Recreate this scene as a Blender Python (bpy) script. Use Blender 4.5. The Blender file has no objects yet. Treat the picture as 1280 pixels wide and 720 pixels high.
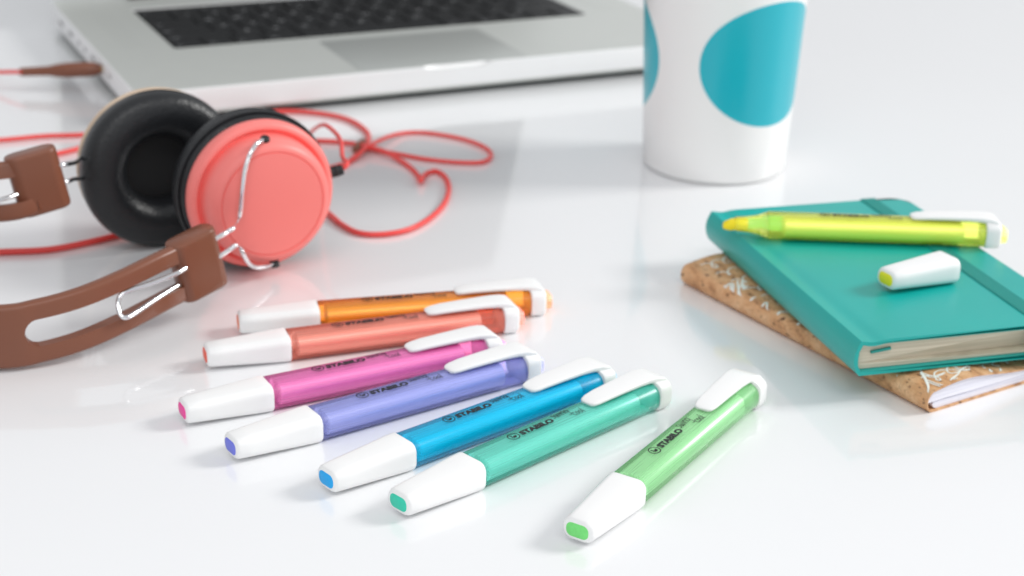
import bpy, bmesh, math, random
from mathutils import Vector, Matrix
random.seed(4)
S = bpy.context.scene
C = S.collection
PI = math.pi

# ---------------------------------------------------------------- camera
F, PITCH, ROLL, CH = 2040.8, 0.3854, -0.0238, 0.255
cam = bpy.data.cameras.new('camera'); camo = bpy.data.objects.new('camera', cam); C.objects.link(camo)
cam.sensor_width = 36; cam.lens = F*36/1280; cam.clip_start = .01; cam.clip_end = 50
camo.matrix_world = Matrix.Translation((0, 0, CH)) @ Matrix.Rotation(PI/2-PITCH, 4, 'X') @ Matrix.Rotation(-ROLL, 4, 'Z')
cam.dof.use_dof = True; cam.dof.focus_distance = .50; cam.dof.aperture_fstop = 14
S.camera = camo

def at(px, py, z=0.0):
    """real point at height z above the table seen at a photo pixel (survey of the table top)"""
    xr, ur = (px-640)/F, -(py-360)/F
    cr, sr = math.cos(ROLL), math.sin(ROLL)
    x = cr*xr+sr*ur; u = -sr*xr+cr*ur
    cp, sp = math.cos(PITCH), math.sin(PITCH)
    d = Vector((x, cp+u*sp, -sp+u*cp))
    return d*((z-CH)/d.z)+Vector((0, 0, CH))

# ---------------------------------------------------------------- helpers
def lin(r, g, b):
    f = lambda c: (c/255/12.92 if c/255 <= .04045 else ((c/255+.055)/1.055)**2.4)
    return (f(r), f(g), f(b), 1)

def nm(name):
    m = bpy.data.materials.new(name); m.use_nodes = True
    return m, m.node_tree.nodes, m.node_tree.links

def mat(name, col, rough=.4, metal=0, coat=0, var=.04, vscale=60, bump=0, bscale=400, sss=0, spec=.5, coatr=.08):
    m, N, L = nm(name); p = N['Principled BSDF']
    p.inputs['Roughness'].default_value = rough; p.inputs['Metallic'].default_value = metal
    p.inputs['Coat Weight'].default_value = coat; p.inputs['Coat Roughness'].default_value = coatr
    p.inputs['Specular IOR Level'].default_value = spec
    if sss:
        p.inputs['Subsurface Weight'].default_value = sss; p.inputs['Subsurface Radius'].default_value = (.004, .003, .003)
        p.inputs['Subsurface Scale'].default_value = .5
    tc = N.new('ShaderNodeTexCoord'); n = N.new('ShaderNodeTexNoise'); n.inputs['Scale'].default_value = vscale; n.inputs['Detail'].default_value = 4
    L.new(tc.outputs['Object'], n.inputs['Vector'])
    mx = N.new('ShaderNodeMix'); mx.data_type = 'RGBA'
    mx.inputs['A'].default_value = tuple(c*(1-var) for c in col[:3])+(1,)
    mx.inputs['B'].default_value = tuple(min(1, c*(1+var)) for c in col[:3])+(1,)
    L.new(n.outputs['Fac'], mx.inputs['Factor']); L.new(mx.outputs['Result'], p.inputs['Base Color'])
    if bump:
        n2 = N.new('ShaderNodeTexNoise'); n2.inputs['Scale'].default_value = bscale; n2.inputs['Detail'].default_value = 5
        L.new(tc.outputs['Object'], n2.inputs['Vector'])
        b = N.new('ShaderNodeBump'); b.inputs['Strength'].default_value = bump; b.inputs['Distance'].default_value = .0003
        L.new(n2.outputs['Fac'], b.inputs['Height']); L.new(b.outputs['Normal'], p.inputs['Normal'])
    return m

def tinted(name, col, opaque=.5, rough=.27):
    """see-through coloured plastic"""
    m, N, L = nm(name); N.remove(N['Principled BSDF']); out = N['Material Output']
    t = N.new('ShaderNodeBsdfTransparent'); t.inputs['Color'].default_value = tuple(.97*c**.21 for c in col[:3])+(1,)
    d = N.new('ShaderNodeBsdfDiffuse'); d.inputs['Color'].default_value = tuple(c*opaque for c in col[:3])+(1,)
    tl = N.new('ShaderNodeBsdfTranslucent'); tl.inputs['Color'].default_value = tuple(c*opaque for c in col[:3])+(1,)
    tc = N.new('ShaderNodeTexCoord'); mp = N.new('ShaderNodeMapping'); mp.inputs['Scale'].default_value = (60, 900, 900)
    nz = N.new('ShaderNodeTexNoise'); nz.inputs['Scale'].default_value = 1; nz.inputs['Detail'].default_value = 3
    L.new(tc.outputs['Object'], mp.inputs['Vector']); L.new(mp.outputs['Vector'], nz.inputs['Vector'])
    bp = N.new('ShaderNodeBump'); bp.inputs['Strength'].default_value = .05; bp.inputs['Distance'].default_value = .0002
    L.new(nz.outputs['Fac'], bp.inputs['Height'])
    a = N.new('ShaderNodeMixShader'); a.inputs[0].default_value = .08; L.new(d.outputs[0], a.inputs[1]); L.new(tl.outputs[0], a.inputs[2])
    b = N.new('ShaderNodeAddShader'); L.new(t.outputs[0], b.inputs[0]); L.new(a.outputs[0], b.inputs[1])   # fluorescent dye: tint and scatter summed, extra glow put in to brighten the plastic
    g = N.new('ShaderNodeBsdfGlossy'); g.inputs['Roughness'].default_value = rough; g.inputs['Color'].default_value = (1, 1, 1, 1)
    L.new(bp.outputs['Normal'], g.inputs['Normal'])
    fr = N.new('ShaderNodeFresnel'); fr.inputs['IOR'].default_value = 1.5
    c = N.new('ShaderNodeMixShader'); L.new(fr.outputs[0], c.inputs[0]); L.new(b.outputs[0], c.inputs[1]); L.new(g.outputs[0], c.inputs[2])
    L.new(c.outputs[0], out.inputs['Surface'])
    return m

def empty(name, loc=(0, 0, 0), rz=0, label=None, cat=None, group=None):
    o = bpy.data.objects.new(name, None); C.objects.link(o); o.location = loc; o.rotation_euler = (0, 0, rz); o.empty_display_size = .02
    tag(o, label, cat, group); return o

def tag(o, label=None, cat=None, group=None, kind=None):
    if label: o['label'] = label
    if cat: o['category'] = cat
    if group: o['group'] = group
    if kind: o['kind'] = kind

def obj(name, V, Fc, m, parent=None, smooth=True, world=False, angle=40, mi=None):
    """one mesh object; world=True: V is in world space and the parent is unrotated"""
    off = Vector((0, 0, 0))
    if world and parent:
        p = parent
        while p: off += p.location; p = p.parent
    me = bpy.data.meshes.new(name); me.from_pydata([Vector(v)-off for v in V], [], Fc); me.update()
    bm = bmesh.new(); bm.from_mesh(me); bmesh.ops.recalc_face_normals(bm, faces=bm.faces); bm.to_mesh(me); bm.free()
    for k in (m if isinstance(m, (list, tuple)) else [m]): me.materials.append(k)
    if mi:
        for i, p in zip(mi, me.polygons): p.material_index = i
    o = bpy.data.objects.new(name, me); C.objects.link(o)
    if parent: o.parent = parent
    if smooth:
        for p in me.polygons: p.use_smooth = True
        try: me.set_sharp_from_angle(angle=math.radians(angle))
        except Exception: pass
    return o

def rr(w, h, r, n=5):
    """rounded rectangle loop, centred"""
    r = min(r, w/2-1e-6, h/2-1e-6); P = []
    for cx, cy, a0 in ((w/2-r, h/2-r, 0), (-w/2+r, h/2-r, PI/2), (-w/2+r, -h/2+r, PI), (w/2-r, -h/2+r, 1.5*PI)):
        for k in range(n+1):
            a = a0+PI/2*k/n; P.append((cx+r*math.cos(a), cy+r*math.sin(a)))
    return P

def loft(rings, cap0=True, cap1=True):
    V = []; Fc = []; n = len(rings[0])
    for r in rings: V += [tuple(v) for v in r]
    for i in range(len(rings)-1):
        for k in range(n):
            a, b = i*n+k, i*n+(k+1) % n; Fc.append((a, b, b+n, a+n))
    if cap0: Fc.append(tuple(range(n))[::-1])
    if cap1: Fc.append(tuple(range((len(rings)-1)*n, len(rings)*n)))
    return V, Fc

def merge(*parts):
    V = []; Fc = []
    for v, f in parts:
        o = len(V); V += list(v); Fc += [tuple(i+o for i in q) for q in f]
    return V, Fc

def slab(poly, z0, z1, bev=0):
    """polygon prism with small bevels"""
    rings = []
    cx = sum(p[0] for p in poly)/len(poly); cy = sum(p[1] for p in poly)/len(poly)
    def ins(d):
        out = []
        n = len(poly)
        for i in range(n):
            a = Vector(poly[i-1]); b = Vector(poly[i]); c = Vector(poly[(i+1) % n])
            t = (c-a).normalized(); nn = Vector((-t.y, t.x))
            out.append(b+nn*d)
        return out
    if bev:
        for d, z in ((bev, z0), (bev*.3, z0+bev*.3), (0, z0+bev), (0, z1-bev), (bev*.3, z1-bev*.3), (bev, z1)):
            rings.append([(p[0], p[1], z) for p in ins(d)])
    else:
        rings = [[(p[0], p[1], z) for p in poly] for z in (z0, z1)]
    return loft(rings)

def catmull(P, n=8, closed=False):
    P = [Vector(p) for p in P]; out = []
    m = len(P)
    for i in range(m if closed else m-1):
        if closed: a, b, c, d = P[i-1], P[i], P[(i+1) % m], P[(i+2) % m]
        else: a, b, c, d = P[max(i-1, 0)], P[i], P[i+1], P[min(i+2, m-1)]
        for k in range(n):
            t = k/n
            out.append(.5*((2*b)+(c-a)*t+(2*a-5*b+4*c-d)*t*t+(3*b-a-3*c+d)*t**3))
    if not closed: out.append(P[-1])
    return out

def tube(P, r, n=10, closed=False):
    rings = []; up = Vector((0, 0, 1)); prev = None
    m = len(P)
    for i, p in enumerate(P):
        p = Vector(p)
        if closed: t = Vector(P[(i+1) % m])-Vector(P[i-1])
        else: t = Vector(P[min(i+1, m-1)])-Vector(P[max(i-1, 0)])
        if t.length < 1e-9: t = Vector((1, 0, 0))
        t.normalize()
        if prev is None:
            a = t.cross(up)
            if a.length < .1: a = t.cross(Vector((1, 0, 0)))
        else: a = prev-t*prev.dot(t)
        a.normalize(); prev = a; b = t.cross(a)
        rad = r[i] if isinstance(r, (list, tuple)) else r
        rings.append([p+(a*math.cos(2*PI*k/n)+b*math.sin(2*PI*k/n))*rad for k in range(n)])
    if closed:
        V, Fc = loft(rings, False, False); nn = len(rings)
        for k in range(n):
            a, b = (nn-1)*n+k, (nn-1)*n+(k+1) % n; Fc.append((a, b, (k+1) % n, k))
        return V, Fc
    return loft(rings)

def lathe(prof, c=(0, 0, 0), axis=(0, 0, 1), n=96, close=False):
    """prof: list of (radius, distance along axis)"""
    w = Vector(axis).normalized(); u = Vector((0, 0, 1)) if abs(w.z) < .9 else Vector((1, 0, 0))
    u = (u-w*u.dot(w)).normalized(); v = w.cross(u); c = Vector(c)
    rings = [[c+w*a+(u*math.cos(2*PI*k/n)+v*math.sin(2*PI*k/n))*max(r, 1e-5) for k in range(n)] for r, a in prof]
    V, Fc = loft(rings, not close, not close)
    if close:
        b0 = (len(rings)-1)*n
        for k in range(n): Fc.append((b0+k, b0+(k+1) % n, (k+1) % n, k))
    return V, Fc

def smoothprof(P, n=4):
    return [(p.x, p.y) for p in catmull([Vector((a, b, 0)) for a, b in P], n)]

_tc = {}
def text_mesh(s, size, bold=0, sx=1, shear=0):
    """letters from Blender's own built-in font, flat, as (verts, faces)"""
    key = (s, size, bold, sx, shear)
    if key in _tc: return _tc[key]
    cu = bpy.data.curves.new('t', 'FONT'); cu.body = s; cu.size = size; cu.offset = bold; cu.shear = shear; cu.resolution_u = 3
    o = bpy.data.objects.new('t', cu); C.objects.link(o)
    bpy.context.view_layer.update()
    me = bpy.data.meshes.new_from_object(o.evaluated_get(bpy.context.evaluated_depsgraph_get()))
    V = [(v.co.x*sx, v.co.y) for v in me.vertices]; Fc = [tuple(p.vertices) for p in me.polygons]
    bpy.data.objects.remove(o); bpy.data.curves.remove(cu); bpy.data.meshes.remove(me)
    _tc[key] = (V, Fc); return V, Fc

def ribbon2d(P, w):
    """flat stroke of width w along 2-D points"""
    V = []; Fc = []
    for i, p in enumerate(P):
        a = Vector(P[max(i-1, 0)][:2]); b = Vector(P[min(i+1, len(P)-1)][:2]); t = (b-a)
        if t.length < 1e-9: t = Vector((1, 0))
        t.normalize(); n = Vector((-t.y, t.x))*w/2; q = Vector(p[:2])
        V += [tuple(q+n), tuple(q-n)]
        if i: k = 2*i; Fc.append((k-2, k-1, k+1, k))
    return V, Fc

def lift(vf, z): return [(v[0], v[1], z) for v in vf[0]], vf[1]

def boolean(o, cutter):
    md = o.modifiers.new('b', 'BOOLEAN'); md.operation = 'DIFFERENCE'; md.object = cutter; md.solver = 'EXACT'
    bpy.context.view_layer.update()
    me = bpy.data.meshes.new_from_object(o.evaluated_get(bpy.context.evaluated_depsgraph_get()))
    o.modifiers.clear(); o.data = me
    cm = cutter.data; bpy.data.objects.remove(cutter); bpy.data.meshes.remove(cm)

# ---------------------------------------------------------------- materials
M_table = mat('white_lacquer_table', (.83, .835, .845, 1), rough=.32, coat=1, var=.012, vscale=6, bump=.02, bscale=25, coatr=.05)
M_cap = mat('white_plastic', (.86, .86, .855, 1), rough=.33, sss=.0, var=.01)
M_print = mat('black_print', (.008, .008, .01, 1), rough=.5)
M_alu = mat('brushed_aluminium', (.66, .68, .65, 1), rough=.48, metal=.45, var=.02, bump=.05, bscale=3000)
M_alu_edge = mat('pale_aluminium_edge', (.84, .84, .84, 1), rough=.5, metal=.2, var=.01)  # paler, less metallic copy of the aluminium, for the side faces
M_pad = mat('trackpad_glass', (.50, .52, .50, 1), rough=.42, metal=.4, var=.02)
M_key = mat('black_key', (.012, .013, .014, 1), rough=.55, var=.1, bump=.1, bscale=2500)
M_well = mat('black_keyboard_well', (.025, .027, .028, 1), rough=.6)
M_legend = mat('key_legend', (.45, .46, .47, 1), rough=.6)
M_black = mat('black_rubber', (.014, .014, .015, 1), rough=.6)
M_screen = mat('black_screen_glass', (.006, .006, .007, 1), rough=.08)
M_coral = mat('coral_plastic', lin(246, 130, 124), rough=.42, var=.015, bump=.03, bscale=3000)
M_cable = mat('coral_cable', lin(232, 74, 70), rough=.4, var=.03)
M_brown = mat('brown_plastic', lin(124, 74, 53), rough=.33, var=.05, bump=.06, bscale=1500)
M_cream = mat('cream_plastic', lin(214, 190, 165), rough=.4)
M_chrome = mat('chrome_wire', (.85, .86, .88, 1), rough=.09, metal=1, var=.01)
M_page = None
def leather():
    m, N, L = nm('black_leatherette'); p = N['Principled BSDF']; p.inputs['Base Color'].default_value = (.010, .011, .013, 1)
    p.inputs['Roughness'].default_value = .36
    tc = N.new('ShaderNodeTexCoord'); v = N.new('ShaderNodeTexVoronoi'); v.inputs['Scale'].default_value = 900
    n = N.new('ShaderNodeTexNoise'); n.inputs['Scale'].default_value = 90; n.inputs['Detail'].default_value = 3
    L.new(tc.outputs['Object'], v.inputs['Vector']); L.new(tc.outputs['Object'], n.inputs['Vector'])
    a = N.new('ShaderNodeMath'); a.operation = 'MULTIPLY_ADD'; a.inputs[1].default_value = .5; L.new(v.outputs['Distance'], a.inputs[0]); L.new(n.outputs['Fac'], a.inputs[2])
    b = N.new('ShaderNodeBump'); b.inputs['Strength'].default_value = .5; b.inputs['Distance'].default_value = .0006
    L.new(a.outputs[0], b.inputs['Height']); L.new(b.outputs[0], p.inputs['Normal']); return m
M_leather = leather()
def teal_cover():
    m, N, L = nm('teal_book_cloth'); p = N['Principled BSDF']; p.inputs['Roughness'].default_value = .33
    tc = N.new('ShaderNodeTexCoord'); n = N.new('ShaderNodeTexNoise'); n.inputs['Scale'].default_value = 35; n.inputs['Detail'].default_value = 5
    L.new(tc.outputs['Object'], n.inputs['Vector']); r = N.new('ShaderNodeValToRGB')
    r.color_ramp.elements[0].color = (.002, .35, .315, 1); r.color_ramp.elements[1].color = (.004, .41, .37, 1)
    L.new(n.outputs['Fac'], r.inputs[0]); L.new(r.outputs[0], p.inputs['Base Color'])
    v = N.new('ShaderNodeTexVoronoi'); v.inputs['Scale'].default_value = 1500; L.new(tc.outputs['Object'], v.inputs['Vector'])
    b = N.new('ShaderNodeBump'); b.inputs['Strength'].default_value = .12; b.inputs['Distance'].default_value = .0003
    L.new(v.outputs['Distance'], b.inputs['Height']); L.new(b.outputs[0], p.inputs['Normal']); return m
M_teal = teal_cover()
M_elastic = mat('teal_elastic', (.004, .27, .235, 1), rough=.5)
def pages(name, c0, c1, scale=2600):
    m, N, L = nm(name); p = N['Principled BSDF']; p.inputs['Roughness'].default_value = .8
    tc = N.new('ShaderNodeTexCoord'); mp = N.new('ShaderNodeMapping'); mp.inputs['Scale'].default_value = (12, 12, scale)
    n = N.new('ShaderNodeTexNoise'); n.inputs['Scale'].default_value = 1; n.inputs['Detail'].default_value = 2
    L.new(tc.outputs['Object'], mp.inputs[0]); L.new(mp.outputs[0], n.inputs['Vector'])
    r = N.new('ShaderNodeValToRGB'); r.color_ramp.elements[0].position = .3; r.color_ramp.elements[1].position = .62
    r.color_ramp.elements[0].color = c0; r.color_ramp.elements[1].color = c1
    L.new(n.outputs['Fac'], r.inputs[0]); L.new(r.outputs[0], p.inputs['Base Color'])
    b = N.new('ShaderNodeBump'); b.inputs['Strength'].default_value = .35; b.inputs['Distance'].default_value = .0002
    L.new(n.outputs['Fac'], b.inputs['Height']); L.new(b.outputs[0], p.inputs['Normal']); return m
M_cream_pages = pages('cream_page_edges', (.46, .41, .31, 1), (.66, .60, .48, 1))
M_white_pages = pages('white_page_edges', (.62, .62, .72, 1), (.86, .86, .93, 1), 2200)
def cork():
    m, N, L = nm('cork'); p = N['Principled BSDF']; p.inputs['Roughness'].default_value = .62
    tc = N.new('ShaderNodeTexCoord')
    n = N.new('ShaderNodeTexNoise'); n.inputs['Scale'].default_value = 140; n.inputs['Detail'].default_value = 8; n.inputs['Roughness'].default_value = .65
    mp = N.new('ShaderNodeMapping'); mp.inputs['Scale'].default_value = (1.6, .8, 1); L.new(tc.outputs['Object'], mp.inputs[0]); L.new(mp.outputs[0], n.inputs['Vector'])
    r = N.new('ShaderNodeValToRGB'); e = r.color_ramp.elements
    e[0].position = .30; e[0].color = lin(138, 92, 60); e[1].position = .70; e[1].color = lin(228, 188, 146)
    k = e.new(.45); k.color = lin(204, 154, 108)
    L.new(n.outputs['Fac'], r.inputs[0])
    v = N.new('ShaderNodeTexVoronoi'); v.inputs['Scale'].default_value = 330; v.feature = 'DISTANCE_TO_EDGE'
    n3 = N.new('ShaderNodeTexNoise'); n3.inputs['Scale'].default_value = 120
    L.new(tc.outputs['Object'], n3.inputs['Vector'])
    vv = N.new('ShaderNodeVectorMath'); vv.operation = 'MULTIPLY_ADD'; vv.inputs[1].default_value = (.012, .012, .012)
    L.new(n3.outputs['Color'], vv.inputs[0]); L.new(mp.outputs[0], vv.inputs[2]); L.new(vv.outputs[0], v.inputs['Vector'])
    r2 = N.new('ShaderNodeValToRGB'); r2.color_ramp.elements[0].position = .0; r2.color_ramp.elements[0].color = (.55, .5, .46, 1)
    r2.color_ramp.elements[1].position = .05; r2.color_ramp.elements[1].color = (1, 1, 1, 1); L.new(v.outputs['Distance'], r2.inputs[0])
    n4 = N.new('ShaderNodeTexNoise'); n4.inputs['Scale'].default_value = 380; n4.inputs['Detail'].default_value = 2
    L.new(mp.outputs[0], n4.inputs['Vector'])
    r3 = N.new('ShaderNodeValToRGB'); r3.color_ramp.elements[0].position = .29; r3.color_ramp.elements[0].color = (.16, .10, .07, 1)
    r3.color_ramp.elements[1].position = .37; r3.color_ramp.elements[1].color = (1, 1, 1, 1); L.new(n4.outputs['Fac'], r3.inputs[0])
    a = N.new('ShaderNodeMix'); a.data_type = 'RGBA'; a.blend_type = 'MULTIPLY'; a.inputs['Factor'].default_value = .5
    L.new(r.outputs[0], a.inputs['A']); L.new(r2.outputs[0], a.inputs['B'])
    b = N.new('ShaderNodeMix'); b.data_type = 'RGBA'; b.blend_type = 'MULTIPLY'; b.inputs['Factor'].default_value = 1
    L.new(a.outputs['Result'], b.inputs['A']); L.new(r3.outputs[0], b.inputs['B']); L.new(b.outputs['Result'], p.inputs['Base Color'])
    bp = N.new('ShaderNodeBump'); bp.inputs['Strength'].default_value = .6; bp.inputs['Distance'].default_value = .0004
    L.new(n.outputs['Fac'], bp.inputs['Height']); L.new(bp.outputs[0], p.inputs['Normal']); return m
M_cork = cork()
M_white_ink = mat('white_ink', (.82, .85, .80, 1), rough=.6)

# ---------------------------------------------------------------- table
V, Fc = slab([(-1.6, -.25), (1.8, -.25), (1.8, 3.4), (-1.6, 3.4)], -.03, 0, .002)
N_, L_ = M_table.node_tree.nodes, M_table.node_tree.links
sm = N_.new('ShaderNodeTexNoise'); sm.inputs['Scale'].default_value = 9; sm.inputs['Detail'].default_value = 8; sm.inputs['Roughness'].default_value = .7
sr_ = N_.new('ShaderNodeMapRange'); sr_.inputs['From Min'].default_value = .35; sr_.inputs['From Max'].default_value = .7; sr_.inputs['To Min'].default_value = .03; sr_.inputs['To Max'].default_value = .11
L_.new(next(n for n in N_ if n.type == 'TEX_COORD').outputs['Object'], sm.inputs['Vector']); L_.new(sm.outputs['Fac'], sr_.inputs['Value'])
L_.new(sr_.outputs[0], N_['Principled BSDF'].inputs['Coat Roughness'])      # faint smudges in the gloss
t = obj('table_top', V, Fc, M_table, smooth=False); tag(t, kind='structure')

# ---------------------------------------------------------------- highlighters
W, H, R = .0138, .0100, .0043
ZC = H/2
def ring(x, w, h, r, zc=ZC, yc=0): return [(x, yc+a, zc+b) for a, b in rr(w, h, r)]

def cap_mesh():
    rings = []
    prof = [(0, .0088, .0056), (.0003, .0100, .0067), (.0011, .0107, .0074), (.006, .0113, .0079), (.013, .0121, .0085),
            (.021, .0131, .0092), (.027, .0138, .0097), (.0303, .0140, .0099), (.0307, .0136, .0096)]
    for x, w, h in prof: rings.append(ring(x, w, h, .0030, zc=.0050))
    # open end: turn inside
    rings.append(ring(.0307, .0112, .0072, .0018, zc=.0047)); rings.append(ring(.008, .0085, .0052, .0015, zc=.0047))
    return loft(rings)

def strokes_logo(x0, y0, s):
    parts = []
    circ = [(x0+s*math.cos(2*PI*k/28), y0+s*.92*math.sin(2*PI*k/28)) for k in range(29)]
    parts.append(ribbon2d(circ, s*.17))
    # swan: neck and body
    neck = [(-.50, .30), (-.34, .44), (-.22, .28), (-.34, .05), (-.40, -.15), (-.20, -.32), (.2, -.36), (.45, -.2)]
    parts.append(ribbon2d([(p.x, p.y) for p in catmull([(x0+s*a, y0+s*b, 0) for a, b in neck], 4)], s*.16))
    body = [(-.22, -.3), (.3, -.36), (.56, -.05), (.50, .22), (.25, .08), (.02, .14), (-.14, -.05)]
    parts.append(([(x0+s*a, y0+s*b) for a, b in body], [tuple(range(7))]))
    return parts

# handwriting for the two small script words, strokes on a 1-unit x-height grid
SCRIPT = {
 's': ([[(.55, .95), (.2, 1.0), (.1, .75), (.45, .5), (.5, .2), (.2, 0), (-.05, .12)]], .75),
 'w': ([[(0, .95), (.12, .1), (.35, .1), (.48, .85), (.6, .1), (.85, .1), (1.0, .95)]], 1.2),
 'i': ([[(.1, .95), (.1, 0)], [(.12, 1.4), (.12, 1.5)]], .4),
 'n': ([[(0, .95), (.05, 0)], [(.03, .6), (.35, .98), (.58, .75), (.58, 0)]], .85),
 'g': ([[(.6, .85), (.25, .98), (0, .5), (.25, .08), (.58, .35), (.62, .95), (.6, -.35), (.3, -.7), (0, -.5)]], .85),
 'c': ([[(.6, .85), (.25, 1.0), (0, .5), (.25, .02), (.62, .15)]], .75),
 'o': ([[(.3, 1.0), (0, .5), (.3, 0), (.62, .5), (.3, 1.0)]], .8),
 'l': ([[(.1, 1.6), (.1, .1), (.3, 0)]], .4),
}
def script(word, x, y, s, w, slant=.12):
    parts = []
    for ch in word:
        st, adv = SCRIPT[ch]
        for l in st:
            P = [(x+(a+slant*b)*s*.86, y+b*s, 0) for a, b in l]
            Q = catmull(P, 4) if len(P) > 2 else [Vector(p) for p in P]
            parts.append(ribbon2d([(p.x, p.y) for p in Q], w))
        x += adv*s*.86
    return parts

def lettering():
    parts = strokes_logo(.0502, .0008, .0021)
    T = text_mesh('STABILO', .0032, bold=.00020, sx=1.3)
    x0 = min(v[0] for v in T[0]); w = max(v[0] for v in T[0])-x0; k = .0152/w
    parts.append(([(.0532+(v[0]-x0)*k, .0004*-1+v[1]) for v in T[0]], T[1]))
    parts += script('swing', .0693, .0009, .00225, .00026)
    parts += script('cool', .0765, -.0021, .0021, .00026)
    return merge(*[lift(p, 0) for p in parts])

def clip_mesh():
    # arm, swept along x then over the end band
    rings = []
    yc = .0012
    prof = [(.0850, .0026, .0006, .0106), (.0853, .0050, .0011, .0107), (.0862, .0066, .0014, .0109), (.0880, .0076, .0016, .0112), (.0920, .0082, .0017, .0116),
            (.100, .0086, .0018, .0119), (.108, .0092, .0019, .0121), (.113, .0098, .0021, .0121), (.1165, .0106, .0024, .0120), (.1190, .0110, .0026, .0115), (.1203, .0110, .0026, .0103)]
    for x, w, h, z in prof: rings.append([(x, yc*(1 if x < .113 else max(0, (.1203-x)/.0073))+a, z+.0004-h/2+b) for a, b in rr(w, h, .0008)])
    A = loft(rings)
    rb = [ring(x, w, h, r, zc=.0054) for x, w, h, r in ((.1147, .0138, .0098, .003), (.1149, .0147, .0105, .0033), (.1155, .0151, .0108, .0034), (.1195, .0151, .0110, .0034),
                                                    (.1203, .0147, .0106, .0033), (.1207, .0138, .0098, .003))]
    return merge(A, loft(rb))

class Pens: pass
def pen_meshes():
    Pens.cap = cap_mesh()
    Pens.plug = loft([ring(x, w, h, .0019, zc=.0050) for x, w, h in ((.0012, .0078, .0048), (-.0001, .0076, .0046), (-.0003, .0068, .0039))])
    Pens.body = loft([ring(x, w, h, R) for x, w, h in ((.0290, .0118, .0078), (.0308, .0122, .0082), (.0309, W-.0004, H-.0004), (.0313, W, H), (.1180, W, H), (.1183, W-.001, H-.001))])
    Pens.body_open = loft([ring(x, w, h, R) for x, w, h in ((.0268, W-.0012, H-.0010), (.0271, W-.0004, H-.0003), (.0275, W, H), (.1180, W, H), (.1183, W-.001, H-.001))])
    Pens.core = loft([[(x, a, ZC+b) for a, b in rr(w_, h_, .0037, 8)] for x, w_, h_ in ((.0335, .0104, .0070), (.0339, .0114, .0080), (.1056, .0114, .0080), (.1060, .0104, .0070))])
    Pens.end = loft([ring(x, w, h, .0016, zc=.0047) for x, w, h in ((.1195, .0088, .0060), (.1232, .0086, .0058), (.1239, .0080, .0052), (.1241, .0070, .0042))])
    Pens.letters = lettering()
    Pens.clip = clip_mesh()
    Pens.rim = loft([ring(x, w, h, R) for x, w, h in ((.0306, W+.0001, H+.0001), (.0309, W+.0004, H+.0004), (.0317, W+.0004, H+.0004), (.0319, W+.0001, H+.0001))], False, False)
pen_meshes()

def film(name, col):
    """pearly wrap of the ink reservoir: half metallic, with fine lengthwise streaks"""
    m, N, L = nm(name); p = N['Principled BSDF']; p.inputs['Metallic'].default_value = .3
    tc = N.new('ShaderNodeTexCoord'); mp = N.new('ShaderNodeMapping'); mp.inputs['Scale'].default_value = (35, 1100, 1100)
    n = N.new('ShaderNodeTexNoise'); n.inputs['Scale'].default_value = 1; n.inputs['Detail'].default_value = 4
    L.new(tc.outputs['Object'], mp.inputs[0]); L.new(mp.outputs[0], n.inputs['Vector'])
    mx = N.new('ShaderNodeMix'); mx.data_type = 'RGBA'; mx.inputs['A'].default_value = tuple(c*.93 for c in col[:3])+(1,); mx.inputs['B'].default_value = col
    L.new(n.outputs['Fac'], mx.inputs['Factor']); L.new(mx.outputs['Result'], p.inputs['Base Color'])
    rg = N.new('ShaderNodeMapRange'); rg.inputs['To Min'].default_value = .2; rg.inputs['To Max'].default_value = .36
    L.new(n.outputs['Fac'], rg.inputs['Value']); L.new(rg.outputs[0], p.inputs['Roughness'])
    b = N.new('ShaderNodeBump'); b.inputs['Strength'].default_value = .06; b.inputs['Distance'].default_value = .0003
    L.new(n.outputs['Fac'], b.inputs['Height']); L.new(b.outputs[0], p.inputs['Normal']); return m

def colours(rgb, opaque=.42, name='ink'):
    c = lin(*rgb)
    return dict(shell=tinted(name+'_plastic', c, opaque), core=film(name+'_reservoir', tuple(min(1, .10*x+.90) for x in c[:3])+(1,)),
                plug=mat(name+'_plug', tuple(x**1.35*.9 for x in c[:3])+(1,), rough=.5, var=.12, vscale=900), end=tinted(name+'_end', tuple(min(1, x*.85+.15) for x in c[:3])+(1,), .8))

def highlighter(label, rgb, name, x, y, a, z=0, capped=True, opaque=.42, group='highlighters'):
    cm = colours(rgb, opaque, name)
    t = empty('highlighter', (x, y, z), a, label, 'highlighter', group)
    b = obj('body', *(Pens.body if capped else Pens.body_open), cm['shell'], t)
    obj('ink_reservoir', *Pens.core, cm['core'], b)
    V, Fc = Pens.letters
    obj('lettering', [(v[0], v[1], H+.00014-(R-math.sqrt(max(0, R*R-max(0, abs(v[1])-(W/2-R))**2)))) for v in V], Fc, M_print, b, smooth=False)
    obj('clip', *Pens.clip, M_cap, t)
    obj('end_plug', *Pens.end, cm['end'], t)
    if capped:
        c = obj('cap', *Pens.cap, M_cap, t)
        obj('colour_tip', *Pens.plug, cm['plug'], c)
    return t, cm

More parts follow.
